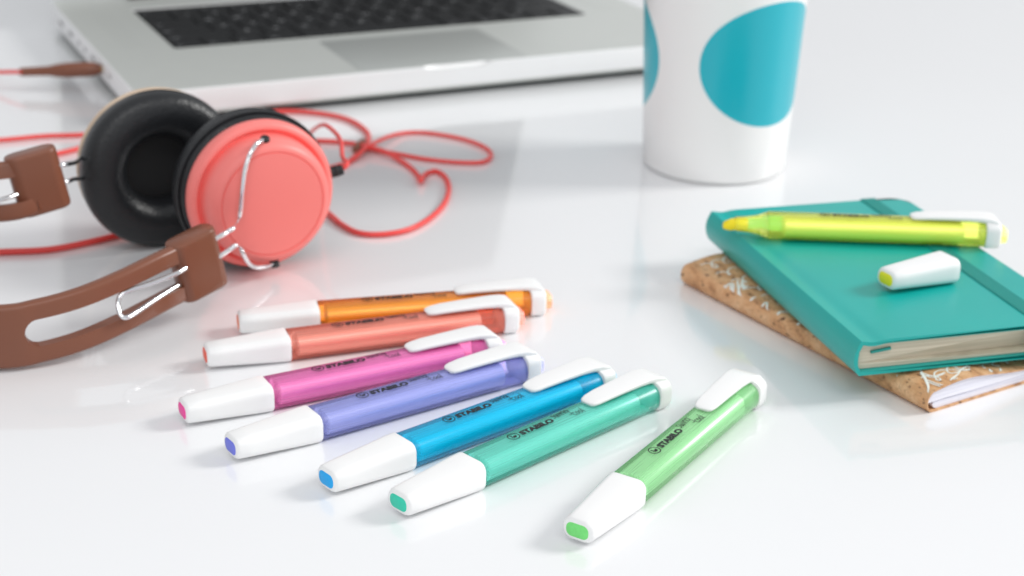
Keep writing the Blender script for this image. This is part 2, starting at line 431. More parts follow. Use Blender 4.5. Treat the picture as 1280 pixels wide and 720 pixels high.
PEN = [(-.1048, .5752, .2526), (-.1118, .5440, .3695), (-.1112, .4982, .5166), (-.0906, .4732, .6229), (-.0570, .4526, .7250), (-.0333, .4390, .7844), (.0212, .4246, 1.0133)]
DEF = [('orange highlighter with white cap, farthest back of the row', (255, 130, 8), 'orange'),
       ('coral red highlighter lying between the orange and the pink ones', (255, 124, 98), 'coral'),
       ('magenta pink highlighter with white cap lying beside the lavender one', (255, 98, 186), 'pink'),
       ('lavender blue-violet highlighter with white cap and clip', (146, 154, 240), 'lavender'),
       ('bright sky blue highlighter with white cap and clip', (0, 194, 252), 'sky_blue'),
       ('turquoise green highlighter lying beside the bright blue one', (80, 226, 200), 'turquoise'),
       ('light green highlighter lying apart at the front right of the fan', (152, 240, 154), 'light_green')]
for (x, y, a), (lb, rgb, n) in zip(PEN, DEF):
    highlighter(lb, rgb, n, x, y, a)

# ---------------------------------------------------------------- teal notebook
TZ0, TZ1 = .0104, .0239
NX, NY, NA = .1216, .5266, .2794
NW, NL = .0935, .141
book = empty('notebook', (NX, NY, TZ0), NA, 'teal hardcover notebook with elastic band lying on top of the cork one', 'notebook')
TH = TZ1-TZ0
def yext(x, w, l, r):
    d = max(0, x-(w-r)); k = r-math.sqrt(max(0, r*r-d*d)); return k, l-k
def sweep(prof, w, l, r):
    """closed profile in x-z extruded along y, right-hand corners rounded"""
    V = []; Fc = []; n = len(prof)
    for x, z in prof:
        a, b = yext(x, w, l, r); V += [(x, a+.0003, z), (x, a, z), (x, b, z), (x, b-.0003, z)]
    for i in range(n):
        j = (i+1) % n
        Fc.append((4*i+1, 4*j+1, 4*j+2, 4*i+2))
    return V, Fc, n
def cover(w, l, th, tk, r, groove):
    xs = [w-r*(1-math.sin(PI/2*k/8)) for k in range(9)]
    top = []
    for k in range(0, 15):
        x = .0022+(.020-.0022)*k/14; g = groove*math.exp(-((x-.0072)/.0032)**2); top.append((x, th-g))
    top += [(x, th) for x in (.03, .05, .07)]+[(x, th) for x in xs]
    outer = []
    for k in range(9):                                   # spine, bottom to top
        a = -PI/2-PI*k/8; outer.append((.0026+.0026*math.cos(a)*1.0, th/2+th/2*math.sin(a)*(1)))
    sp = [(.0026-.0026*math.sin(PI*k/10)**.7, th*k/10) for k in range(11)]
    outer = sp[:-1]+[(.0022, th)] + top[1:]
    inner = [(x, z-tk) for x, z in reversed(top[2:])]+[(.0030, th-tk), (.0018, th*.7), (.0016, th/2), (.0018, th*.3), (.0030, tk)]
    bot = [(x, tk) for x in (.03, .05, .07)]+[(x, tk) for x in xs]
    botb = [(x, 0) for x in reversed(xs)]+[(x, 0) for x in (.07, .05, .03, .01)]
    prof = outer+inner+bot+botb
    V, Fc, n = sweep(prof, w, l, r)
    # end faces as quad strips are hard on a concave outline: one n-gon each, tessellated
    Fc.append(tuple(4*i+1 for i in range(n))); Fc.append(tuple(4*i+2 for i in reversed(range(n))))
    return V, Fc
V, Fc = cover(NW, NL, TH, .0016, .009, .0007)
cv = obj('cover', V, Fc, M_teal, book, angle=50)
bm = bmesh.new(); bm.from_mesh(cv.data); bmesh.ops.triangulate(bm, faces=[f for f in bm.faces if len(f.verts) > 4], ngon_method='EAR_CLIP'); bm.to_mesh(cv.data); bm.free()
cv.data.set_sharp_from_angle(angle=math.radians(50))
# page block
xs = [NW-.0035-.008*(1-math.sin(PI/2*k/8)) for k in range(9)]
prof = [(.0032, .0018), (.0020, TH*.3), (.0018, TH/2), (.0020, TH*.7), (.0034, TH-.0024), (.0075, TH-.0027), (.012, TH-.0018), (.03, TH-.0017)]+[(x, TH-.0017) for x in xs]+[(x, .0017) for x in reversed(xs)]+[(.03, .0017)]
def block(prof, w, l, r, dy, bow=0):
    V = []; n = len(prof)
    for x, z in prof:
        a, b = yext(x, w, l, r); V += [(x, a+dy, z), (x, b-dy, z)]
    Fc = [(2*i, 2*((i+1) % n), 2*((i+1) % n)+1, 2*i+1) for i in range(n)]
    Fc += [tuple(2*i for i in range(n)), tuple(2*i+1 for i in reversed(range(n)))]
    return V, Fc
V, Fc = block(prof, NW-.0035, NL, .008, .0022)
obj('pages', V, Fc, M_cream_pages, book, smooth=False)
# bookmark ribbon end poking out of the pages
rb = [(.0075+.0005*k, .0008-.0001*k, TH*.60+.0002*math.sin(k)) for k in range(9)]
V = [];
for k in range(9):
    x = .0072+k*.00095; z = .0078+.00010*k
    V += [(x, .0012, z), (x, .0012, z+.0009), (x, .0040, z+.0009), (x, .0040, z)]
Fc = []
for k in range(8):
    o_ = 4*k
    for j in range(4): Fc.append((o_+j, o_+(j+1) % 4, o_+4+(j+1) % 4, o_+4+j))
Fc += [(0, 1, 2, 3), (32, 33, 34, 35)]
obj('ribbon_bookmark', V, Fc, M_elastic, book, smooth=False)
# loose line between two signatures of pages
# elastic band all round the book
eb = []
for i in range(5):
    pass
x0, x1 = .0725, .0800
loop = [(-.0005, -.0001), (-.0005, TH+.0004), (NL+.0003, TH+.0004), (NL+.0003, -.0001)]
loopi = [(-.0001, .0002), (-.0001, TH+.0001), (NL+.0001, TH+.0001), (NL+.0001, .0002)]
def band(a, b, o, i): # ribs along the band
    V = []; Fc = []
    m = 13
    for k in range(m):
        x = a+(b-a)*k/(m-1); e = .00022*(1 if k % 2 else 0)
        for (oy, oz), (iy, iz) in zip(o, i):
            s = 1 if k not in (0, m-1) else .4
            V.append((x, iy+(oy-iy)*s+(e if oy > .1 else -e), iz+(oz-iz)*s+(e if oz > .005 else -e)))
    for k in range(m-1):
        for j in range(4): Fc.append((4*k+j, 4*k+(j+1) % 4, 4*k+4+(j+1) % 4, 4*k+4+j))
    n0 = len(V)
    for x in (a, b):
        for iy, iz in i: V.append((x, iy, iz))
    for j in range(4):
        Fc.append((j, (j+1) % 4, n0+(j+1) % 4, n0+j)); e0 = 4*(m-1)
        Fc.append((e0+j, e0+(j+1) % 4, n0+4+(j+1) % 4, n0+4+j)); Fc.append((n0+j, n0+(j+1) % 4, n0+4+(j+1) % 4, n0+4+j))
    return V, Fc
V, Fc = band(x0, x1, loop, loopi)
obj('elastic_band', V, Fc, M_elastic, book, smooth=False)

# ---------------------------------------------------------------- cork notebook
pc = at(1157, 518, 0.0)
pf = at(850, 355, 0.0); dk = pf-pc
ca = math.atan2(dk.y, dk.x)-PI/2
KW, KL = .088, dk.length
print('cork', KL)
cork_b = empty('notebook', (pc.x, pc.y, 0), ca, 'cork softcover notebook with white handwriting print, lying under the teal one', 'notebook')
def kth(x): return .0055+.0043*math.exp(-((x-.018)/.022)**2)+.0003   # the fold makes it puffy near the spine
N1 = 26
top = []
for k in range(N1+1):
    x = .004+(KW-.004)*k/N1; top.append((x, min(.0102, kth(x))))
zt = top[0][1]
sp = [(.004-.004*math.sin(PI*k/12)**.8, zt*(1-math.cos(PI*k/12))/2) for k in range(13)]
outer = sp[:-1]+top
inner = [(x, z-.0006) for x, z in reversed(top)]+[(.004-.0034*math.sin(PI*k/12)**.8, .0006+(zt-.0012)*(1+math.cos(PI*k/12))/2) for k in range(1, 12)]+[(x, .0006) for x in (.004, .02, .04, .06, KW)]
botb = [(x, 0.00001) for x in (KW, .06, .04, .02)]
prof = outer+inner+botb
V, Fc, n = sweep(prof, KW+1, KL, .001)
Fc.append(tuple(4*i+1 for i in range(n))); Fc.append(tuple(4*i+2 for i in reversed(range(n))))
kc = obj('cover', V, Fc, M_cork, cork_b, angle=50)
bm = bmesh.new(); bm.from_mesh(kc.data); bmesh.ops.triangulate(bm, faces=[f for f in bm.faces if len(f.verts) > 4], ngon_method='EAR_CLIP'); bm.to_mesh(kc.data); bm.free()
kc.data.set_sharp_from_angle(angle=math.radians(50))
def half_pages(lo):
    mid = lambda x: .0036
    P = []
    if lo:
        up = [(x, .0035-.0000*x) for x in (.007, .02, .05, KW-.001)]
        P = [(.0046, .0012), (.0038, .0024), (.0045, .0033)]+[(.010, .0033), (.026, .0030), (.05, .0030), (KW-.001, .0030)]+[(KW-.001, .00065), (.05, .00065), (.02, .00065), (.006, .00065)]
    else:
        t_ = [(x, z-.00065) for x, z in top if x < KW-.001]
        P = [(.0052, .0036), (.0012, .0036), (.0018, .0052), (.0040, zt-.0011)]+t_[1:]+[(KW-.001, top[-1][1]-.00065), (KW-.001, .00305), (.05, .00305), (.026, .0031), (.010, .0037)]
    return P
for lo in (1, 0):
    P = half_pages(lo)
    V, Fc = block(P, KW+1, KL, .001, .0009)
    o_ = obj('pages', V, Fc, M_white_pages, cork_b, smooth=False)
    bm = bmesh.new(); bm.from_mesh(o_.data); bmesh.ops.triangulate(bm, faces=[f for f in bm.faces if len(f.verts) > 4], ngon_method='EAR_CLIP'); bm.to_mesh(o_.data); bm.free()
# white script printed on the cork, each stroke surveyed on the cover
WR = [[(905, 357), (898, 370), (900, 378), (908, 378), (916, 362), (914, 356), (904, 360), (897, 372)], [(913, 357), (912, 381)], [(921, 354), (924, 368), (930, 381), (936, 375), (944, 373)],
      [(921, 368), (926, 358), (931, 362)], [(926, 355), (929, 363), (934, 360)],
      [(950, 383), (958, 380), (956, 392), (951, 396), (955, 404), (962, 412)], [(948, 386), (952, 398), (955, 408)], [(958, 410), (966, 396), (974, 391), (986, 392)], [(963, 398), (967, 402), (966, 396)],
      [(984, 412), (992, 406), (1000, 404)], [(986, 411), (986, 424), (980, 418), (990, 408)], [(1009, 425), (1013, 430), (1008, 434), (1013, 426)],
      [(1026, 441), (1032, 445), (1028, 449)], [(1047, 455), (1053, 459), (1050, 463)], [(1035, 437), (1040, 446), (1046, 450)],
      [(1098, 471), (1110, 473), (1121, 469)], [(1117, 472), (1110, 479), (1109, 487)], [(1121, 492), (1124, 481), (1130, 479), (1131, 489), (1135, 503)], [(1123, 492), (1127, 500), (1134, 505)],
      [(1150, 468), (1157, 478), (1160, 488), (1152, 500), (1146, 508)], [(1157, 478), (1172, 484), (1184, 487)], [(1150, 470), (1166, 475), (1180, 472)], [(1143, 505), (1154, 498), (1160, 492)],
      [(1187, 480), (1196, 474), (1201, 467), (1208, 462)], [(1190, 478), (1204, 482), (1216, 480)], [(1192, 464), (1202, 468), (1212, 466)], [(1236, 462), (1246, 470), (1258, 466)], [(1250, 458), (1256, 474)]]
rw = random.Random(11)
def loops(x0, y0, x1, y1, n_, a_):
    out = []; m_ = n_*16
    for i in range(m_+1):
        f_ = i/m_; th_ = 2*PI*n_*f_
        out.append(Vector((x0+(x1-x0)*f_+a_*(.95*math.sin(th_)+.3*math.sin(1.5*th_+1)), y0+(y1-y0)*f_+a_*(math.cos(th_)*(.7+.35*math.sin(.8*th_))+.25*math.cos(2*th_)), 0)))
    return out
EXTRA = []
for k in range(14):
    yy_ = .006+k*.0097; EXTRA.append(loops(.005, yy_, .032, yy_+.003, 3, .0036*rw.uniform(.8, 1.2)))
for k in range(4):
    EXTRA.append(loops(.030, .006+k*.008, .080, .010+k*.008, 7, .0021*rw.uniform(.8, 1.2)))
parts = []
inv = Matrix.Rotation(-ca, 3, 'Z')
for st in WR:
    Pw = []
    for px, py in st:
        q = inv @ (at(px, py, .0085)-Vector((pc.x, pc.y, 0))); Pw.append(Vector((q.x, q.y, 0)))
    Q = catmull(Pw, 6)
    for dxy in ((0, 0), (.0009, .0006)):
        vf = ribbon2d([(p.x+dxy[0], p.y+dxy[1]) for p in Q], .00055)
        VV = []
        for v in vf[0]:
            x = max(.0012, v[0]); 
            if x >= .004: z = min(.0102, kth(x))
            else:
                s_ = max(-1, min(1, (.004-x)/.004)); s_ = s_**(1/.8); z = zt*(1+math.sqrt(max(0, 1-s_*s_)))/2
            VV.append((x, min(KL-.001, max(.0008, v[1])), z+.00012))
        parts.append((VV, vf[1]))
for Q in EXTRA:
    vf = ribbon2d([(p.x, p.y) for p in catmull(Q, 3)], .00058)
    parts.append(([(min(KW-.001, max(.0042, v[0])), min(KL-.001, max(.0008, v[1])), min(.0102, kth(max(.0042, v[0])))+.0001) for v in vf[0]], vf[1]))
obj('printed_script', *merge(*parts), M_white_ink, kc, smooth=False)

# ---------------------------------------------------------------- yellow highlighter without its cap, on the teal book
ZB = TZ1+.0002
p0 = at(900, 279, ZB+ZC); p1 = at(1257, 292, ZB+ZC); d = p1-p0
ya = math.atan2(d.y, d.x); e = d.normalized(); base = p1-e*.1241
print('yellow len', d.length, 'yaw', ya)
yp, cm = highlighter('uncapped yellow highlighter with its nib out lying across the teal notebook', (232, 242, 52), 'yellow', base.x, base.y, ya, ZB, capped=False, opaque=.5)
hold = loft([ring(x, w, h, r, zc=ZC) for x, w, h, r in ((.0138, .0058, .0046, .0020), (.0142, .0066, .0054, .0024), (.0190, .0074, .0062, .0028), (.0215, .0082, .0068, .0030), (.0240, .0098, .0075, .0030), (.0258, .0116, .0082, .0028), (.0267, .0124, .0086, .0027))])
obj('nib_holder', *hold, tinted('yellow_holder', lin(232, 236, 70), .55), yp)
nib = loft([ring(x, w, h, r, zc=z) for x, w, h, r, z in ((.0090, .0034, .0016, .0007, .0040), (.0096, .0048, .0026, .0012, .0042), (.0118, .0056, .0042, .0018, .0045), (.0140, .0057, .0045, .0019, ZC), (.019, .0057, .0045, .0019, ZC))])
obj('nib', *nib, mat('yellow_felt', lin(250, 228, 40), rough=.8, bump=.4, bscale=2500), yp)

# loose cap
c0 = at(1107, 350, ZB+.0045); c1 = at(1180, 334, ZB+.0050); d = c1-c0
print('cap len', d.length, math.degrees(math.atan2(d.y, d.x)))
lc = empty('pen_cap', (c0.x, c0.y, ZB), math.atan2(d.y, d.x), 'loose white highlighter cap with yellow tip lying on the teal notebook', 'pen cap')
capo = obj('cap_shell', *Pens.cap, M_cap, lc)
obj('colour_tip', *Pens.plug, mat('yellow_plug', lin(240, 232, 40), rough=.5), capo)

# ---------------------------------------------------------------- cup
cup = empty('cup', (.1022, .805, 0), 0, 'white paper cup with large turquoise dots standing behind the notebooks', 'cup')
def cup_mat():
    m, N, L = nm('cup_print'); p = N['Principled BSDF']; p.inputs['Roughness'].default_value = .30
    p.inputs['Coat Weight'].default_value = .3; p.inputs['Coat Roughness'].default_value = .25
    tc = N.new('ShaderNodeTexCoord'); sx = N.new('ShaderNodeSeparateXYZ'); L.new(tc.outputs['Object'], sx.inputs[0])
    def MA(op, a, b=None, c=None):
        n = N.new('ShaderNodeMath'); n.operation = op
        for i, v in enumerate((a, b, c)):
            if v is None: continue
            if isinstance(v, (int, float)): n.inputs[i].default_value = v
            else: L.new(v, n.inputs[i])
        return n.outputs[0]
    tot = None
    for deg, zc, r in DOTS:
        a = math.radians(-97.4+deg)
        # angle relative to dot centre via rotated coordinates
        ca_, sa_ = math.cos(a), math.sin(a)
        u = MA('MULTIPLY_ADD', sx.outputs[0], ca_, MA('MULTIPLY', sx.outputs[1], sa_))
        v = MA('MULTIPLY_ADD', sx.outputs[0], -sa_, MA('MULTIPLY', sx.outputs[1], ca_))
        s = MA('MULTIPLY', MA('ARCTAN2', v, u), .0395*.77)
        dz = MA('SUBTRACT', sx.outputs[2], zc)
        dd = MA('SQRT', MA('ADD', MA('MULTIPLY', s, s), MA('MULTIPLY', dz, dz)))
        k = MA('LESS_THAN', dd, r)
        tot = k if tot is None else MA('MAXIMUM', tot, k)
    mx = N.new('ShaderNodeMix'); mx.data_type = 'RGBA'; mx.inputs['A'].default_value = (.84, .84, .83, 1); mx.inputs['B'].default_value = lin(0, 174, 190)
    L.new(tot, mx.inputs['Factor']); L.new(mx.outputs['Result'], p.inputs['Base Color'])
    n = N.new('ShaderNodeTexNoise'); n.inputs['Scale'].default_value = 160; L.new(tc.outputs['Object'], n.inputs['Vector'])
    b = N.new('ShaderNodeBump'); b.inputs['Strength'].default_value = .04; b.inputs['Distance'].default_value = .0005
    L.new(n.outputs['Fac'], b.inputs['Height']); L.new(b.outputs[0], p.inputs['Normal']); return m
DOTS = [(43.8, .0608, .0310), (-111, .0585, .0325), (166, .060, .0310)]
CR = lambda z: .0364+.043*z
prof = [(.0005, .0035), (.031, .0035), (.0325, .0004), (.0338, .0001), (.0350, .0006), (.0358, .0016)]+[(CR(z), z) for z in (.0028, .02, .05, .08, .11, .132)]+[(.0434, .1330), (.0440, .1345), (.0434, .1358), (.0422, .1350)]+[(CR(z)-.0006, z) for z in (.131, .08, .04, .006)]+[(.0005, .0055)]
V, Fc = lathe(prof, n=128)
obj('cup_wall', V, Fc, cup_mat(), cup, angle=60)
V, Fc = lathe([(.0005, .139), (.034, .139), (.036, .1405), (.0375, .1475), (.0390, .1485), (.0402, .1470), (.0415, .140), (.0452, .1365), (.0455, .1335), (.0448, .1325), (.0443, .1340), (.0435, .1365), (.034, .1375), (.0005, .1375)], n=96)
obj('lid', V, Fc, mat('white_lid_plastic', (.8, .8, .8, 1), rough=.35), cup)

# ---------------------------------------------------------------- laptop
LX, LY, LA, LZ = -.0394, .9227, .4464, .0188
lap = empty('laptop', (LX, LY, 0), LA, 'open silver aluminium laptop with black keys behind the headphones', 'laptop')
def rrp(x0, y0, x1, y1, r, n=8): return [(a+(x0+x1)/2, b+(y0+y1)/2) for a, b in rr(x1-x0, y1-y0, r, n)]
LWD, LD = .364, .249
rings = []
for ins, z in ((.010, .0030), (.004, .0034), (.0014, .0046), (.0003, .0062), (0, .0085), (0, LZ-.0012), (.0003, LZ-.0004), (.0010, LZ)):
    rings.append([(x, y, z) for x, y in rrp(-LWD/2+ins, ins, LWD/2-ins, LD-ins, max(.011-ins, .004))])
V, Fc = loft(rings)
base_o = obj('base', V, Fc, [M_alu, M_alu_edge], lap, angle=25)
# keyboard well and thumb scoop cut into the slab
V, Fc = slab(rrp(-.1375, .0915, .1375, .2045, .003), LZ-.0013, LZ+.01); k_ = obj('x', V, Fc, M_alu, lap, smooth=False)
boolean(base_o, k_)
def scoop():
    rings = []
    for k, x in enumerate([-.0215+.043*i/12 for i in range(13)]):
        u = abs(x)/.0215; x += .006; dd = .0022*(1-u**6)+.0002; 
        rings.append([(x, -.004, LZ+.004), (x, -.004, LZ-dd), (x, .0012, LZ-dd), (x, .0036*(1-u**6)+.0004, LZ+.0006), (x, .0036*(1-u**6)+.0004, LZ+.004)])
    return loft(rings)
V, Fc = scoop(); k_ = obj('x', V, Fc, M_alu, lap, smooth=False); boolean(base_o, k_)
for p in base_o.data.polygons:
    p.material_index = 1 if (abs(p.normal.z) < .93 and p.center.z > .006) else 0
    p.use_smooth = True
base_o.data.set_sharp_from_angle(angle=math.radians(25))
V, Fc = slab(rrp(-.167, .012, .167, .236, .010), .0012, .0042, .0008)
obj('underside', V, Fc, mat('shaded_underside', (.10, .105, .11, 1), rough=.6), lap)  # dark grey colour stands in for the shadow line under the front edge
for sx_, sy_ in ((-.15, .02), (.15, .02), (-.15, .225), (.15, .225)):
    V, Fc = lathe([(.0005, .0002), (.0062, .0002), (.007, .0008), (.0075, .0025)], (sx_, sy_, 0)); obj('foot', V, Fc, M_black, lap)
V, Fc = slab(rrp(-.0525, .0032, .0525, .0795, .0035), LZ-.0006, LZ+.00012, .0001)
obj('trackpad', V, Fc, M_pad, lap)
kb = obj('keyboard', *slab(rrp(-.1370, .0920, .1370, .2040, .003), LZ-.0014, LZ-.0010), M_well, lap, smooth=False)
U = .273/14.5
rows = [[('fn', 1), ('ctrl', 1), ('alt', 1), ('cmd', 1.25), (' ', 5), ('cmd', 1.25), ('alt', 1), ('<', 1), ('^', -1), ('>', 1)],
        [('shift', 2.25)]+[(c, 1) for c in 'ZXCVBNM,./']+[('shift', 2.25)],
        [('caps', 1.75)]+[(c, 1) for c in "ASDFGHJKL;'"]+[('enter', 1.75)],
        [('tab', 1.5)]+[(c, 1) for c in 'QWERTYUIOP[]\\'],
        [(c, 1) for c in '`1234567890-=']+[('del', 1.5)],
        [('esc', 14.5/14)]+[('F%d' % i, 14.5/14) for i in range(1, 13)]+[('', 14.5/14)]]
y = .0930
for ri, row in enumerate(rows):
    hgt = .0185 if ri < 5 else .0115
    x = -.1365
    for s, u in row:
        cells = [(x, y, abs(u)*U, hgt)]
        if u < 0: cells = [(x, y, U, hgt/2), (x, y+hgt/2, U, hgt/2)]
        for cx, cy, cw, ch in cells:
            g = .0012
            kv = slab(rrp(cx+g, cy+g*.8, cx+cw-g, cy+ch-g*.8, .0012, 3), LZ-.0012, LZ+.0004, .0002)
            tv = None
            if s.strip() and u > 0:
                tv = text_mesh(s, .0052 if len(s) == 1 else .0030)
                w_ = max([v[0] for v in tv[0]] or [0])
                tx = (cx+cw/2-w_/2) if len(s) == 1 else cx+.003
                tv = ([(tx+v[0], cy+(ch/2-.0018 if len(s) == 1 else .003), LZ+.00045) for v in tv[0]] and [(tx+v[0], cy+(ch/2-.0018 if len(s) == 1 else .003)+v[1], LZ+.00045) for v in tv[0]], tv[1])
            if tv: V, Fc = merge(kv, tv); mi = [0]*len(kv[1])+[1]*len(tv[1])
            else: V, Fc = kv; mi = None
            obj('key', V, Fc, [M_key, M_legend], kb, smooth=False, mi=mi)
        x += abs(u)*U
    y += hgt
# speaker grilles: rows of fine holes read as a slightly darker stipple
def grille_mat():
    m, N, L = nm('speaker_grille'); p = N['Principled BSDF']; p.inputs['Metallic'].default_value = .45; p.inputs['Roughness'].default_value = .48
    tc = N.new('ShaderNodeTexCoord'); v = N.new('ShaderNodeTexVoronoi'); v.inputs['Scale'].default_value = 1000; v.inputs['Randomness'].default_value = 0
    L.new(tc.outputs['Object'], v.inputs['Vector']); r = N.new('ShaderNodeValToRGB'); r.color_ramp.elements[0].position = .22; r.color_ramp.elements[0].color = (.60, .62, .59, 1)
    r.color_ramp.elements[1].position = .32; r.color_ramp.elements[1].color = (.66, .68, .65, 1); L.new(v.outputs['Distance'], r.inputs[0]); L.new(r.outputs[0], p.inputs['Base Color']); return m
MG = grille_mat()
for a, b in ((-.164, -.152), (.152, .164)):
    obj('speaker_grille', *slab(rrp(a, .098, b, .200, .003), LZ-.0004, LZ+.00006), MG, lap, smooth=False)
M_port = mat('dark_port', (.28, .28, .28, 1), rough=.6)
# ports on the left side
px_ = -LWD/2
for y0, y1, zz, hh in ((.060, .069, .0125, .0035), (.083, .096, .0125, .0048), (.103, .116, .0125, .0048), (.128, .137, .0125, .0045), (.146, .155, .0125, .0045), (.168, .183, .0125, .006), (.198, .214, .0125, .0052)):
    V, Fc = loft([[(xx, (y0+y1)/2+a, zz+b) for a, b in rr((y1-y0)*.85, hh*.5, .0008, 3)] for xx in (px_-.0001, px_+.003)])
    obj('port', V, Fc, M_port, lap, smooth=False)
# lid
HY = .2385; TILT = math.radians(20)
def lidp(x, t, w): # t along the lid from the hinge, w thickness outwards
    return (x, HY+t*math.sin(TILT)+w*math.cos(TILT), LZ+.004+t*math.cos(TILT)-w*math.sin(TILT))
def lidslab(x0, t0, x1, t1, r, w0, w1): 
    P = rrp(x0, t0, x1, t1, r); return loft([[lidp(a, b, w) for a, b in P] for w in (w0, w1)])
ld = obj('lid', *lidslab(-LWD/2, .003, LWD/2, .243, .010, 0, .006), M_alu, lap)
obj('screen', *lidslab(-LWD/2+.003, .006, LWD/2-.003, .240, .008, -.0012, -.00005), M_screen, ld, smooth=False)
V, Fc = tube([(-.132, HY, LZ+.001), (.132, HY, LZ+.001)], .0052, 20); obj('hinge', V, Fc, M_black, lap)

# ---------------------------------------------------------------- headphones
hp = empty('headphones', (-.13, .65, 0), 0, 'coral red and brown on-ear headphones with black cushions resting on the table', 'headphones')
n = Vector((.49, -.875, 0)).normalized(); tdir = Vector((.875, .49, 0)).normalized()
CN = at(325.5, 242, .0335); CF = at(207, 217, .0346)
def wobj(name, vf, m, parent=hp, **k): return obj(name, vf[0], vf[1], m, parent, world=True, **k)
def cushion(c, ax, r0=.0350):
    prof = smoothprof([(r0-.0035, -.0165), (r0-.0012, -.0140), (r0, -.0095), (r0-.0003, -.0045), (r0-.0032, -.0008), (r0-.0090, .0006), (r0-.0145, -.0006), (r0-.0182, -.0040), (r0-.0198, -.0080), (r0-.0202, -.0115), (r0-.0195, -.0150)], 5)
    return lathe(prof, c, ax, n=128, close=True)
# near cup: outer shell faces the viewer
sh = [(.002, -.004), (.0300, -.004), (.0312, -.0030), (.0318, -.0010), (.0317, .0014), (.0311, .0030), (.0300, .0039), (.0288, .0040), (.0279, .0034), (.0273, .0024), (.0268, .0026), (.0267, .0045), (.0266, .0080), (.0262, .0108), (.0253, .0130), (.0240, .0142), (.0227, .0147), (.0222, .0147), (.02205, .01425), (.02180, .01425), (.02160, .0148), (.0150, .0152), (.0070, .0154), (.0004, .0155)]
near = wobj('ear_cup', lathe(sh, CN, n, 144), M_coral, angle=35)
wobj('ear_cushion', cushion(CN-n*.0200, -n, .0332), M_leather)
wobj('cushion_seam', lathe([(.0331, -.0068), (.0336, -.0075), (.0331, -.0082), (.0322, -.0075)], CN, n, 128, close=True), M_leather)
wobj('speaker_cloth', lathe([(.0004, -.0050), (.020, -.0050), (.020, -.0060), (.0004, -.0060)], CN, n, 64), M_black)
# far cup: pad faces the viewer
farc = wobj('ear_cup', lathe([(.0004, -.0300), (.018, -.0295), (.0240, -.0275), (.0260, -.0220), (.0265, -.0205), (.0310, -.0195), (.0334, -.0180), (.0338, -.0160), (.0325, -.0150), (.002, -.0150)], CF, n, 128), [M_coral, M_cream], angle=40)
for p in farc.data.polygons:
    a = (Vector(p.center)+hp.location-CF).dot(n)
    if a > -.0196: p.material_index = 1
wobj('ear_cushion', cushion(CF, n, .0345), M_leather)
wobj('speaker_cloth', lathe([(.0004, -.0140), (.0165, -.0140), (.0165, -.0148), (.0004, -.0148)], CF, n, 64), M_black)
# yoke mounts on the near shell
up = Vector((0, 0, 1))
def onshell(c, ax, side, a): return c+ax*a+up*side
def at_pl(px, py, a):
    """point of the view ray lying in the plane a metres outwards from the near cup's rim"""
    o_ = Vector((0, 0, CH)); d = at(px, py, 0)-o_; k = ((CN+n*a)-o_).dot(n)/d.dot(n); return o_+d*k
mt = at_pl(331, 176, .0105); mb = at_pl(343, 329, .0105)
print('mount r', (mt-CN-n*.0105).length, (mb-CN-n*.0105).length)
for q, s in ((mt, 1), (mb, -1)):
    dv = Vector((0, 0, s))*.85+n*.35; dv.normalize()
    wobj('pivot_socket', lathe([(.0004, .0012), (.0013, .0014), (.0019, .0010), (.0021, -.0040), (.0004, -.004)], q+dv*.0006, dv, 24), M_black, near)
# small pointed housing above the upper pivot
hv = []
for a, w_ in ((.0012, .0062), (.0036, .0050), (.0070, .0028), (.0095, .0006)):
    cc = CN+n*(.0026+a*.25)+up*(.0312-a*.05)
    hv.append([cc+tdir*(w_*.5)+n*.0002, cc-tdir*(w_*.5)+n*.0002, cc-tdir*(w_*.5)-n*.003-up*.001, cc+tdir*(w_*.5)-n*.003-up*.001])
# wires near: upper and lower arms of the yoke
WR_ = .00092
def at_y(px, py, yy):
    """point of the view ray lying at distance yy"""
    a = at(px, py, 0); o_ = Vector((0, 0, CH)); k = yy/a.y; return o_+(a-o_)*k
blkN = at(246, 329, .0235)
yb = blkN.y
def yw(pts, a_, b_):
    return [at_y(px, py, a_+(b_-a_)*i/(len(pts)-1)) for i, (px, py) in enumerate(pts)]
upw = [at_y(262, 303, yb+.001), at_y(272, 297, yb+.003), at_y(284, 290, yb+.007), at_y(293, 284, yb+.011), at_pl(298.5, 275, .0190), at_pl(300.5, 262, .0178), at_pl(303, 235, .0176), at_pl(306, 213, .0174), at_pl(312, 194, .0166), at_pl(320, 181, .0145), at_pl(327, 176, .0122), mt]
wobj('yoke_wire', tube(catmull(upw, 6), WR_, 12), M_chrome)
low = [at_y(264, 326, yb+.001), at_y(275, 320, yb+.003), at_y(287, 312, yb+.007), at_y(296, 306, yb+.010), at_pl(300, 308, .0200), at_pl(304, 317, .0190), at_pl(311, 329, .0180), at_pl(320, 334, .0170), at_pl(332, 333, .0145), mb]
wobj('yoke_wire', tube(catmull(low, 6), WR_, 12), M_chrome)
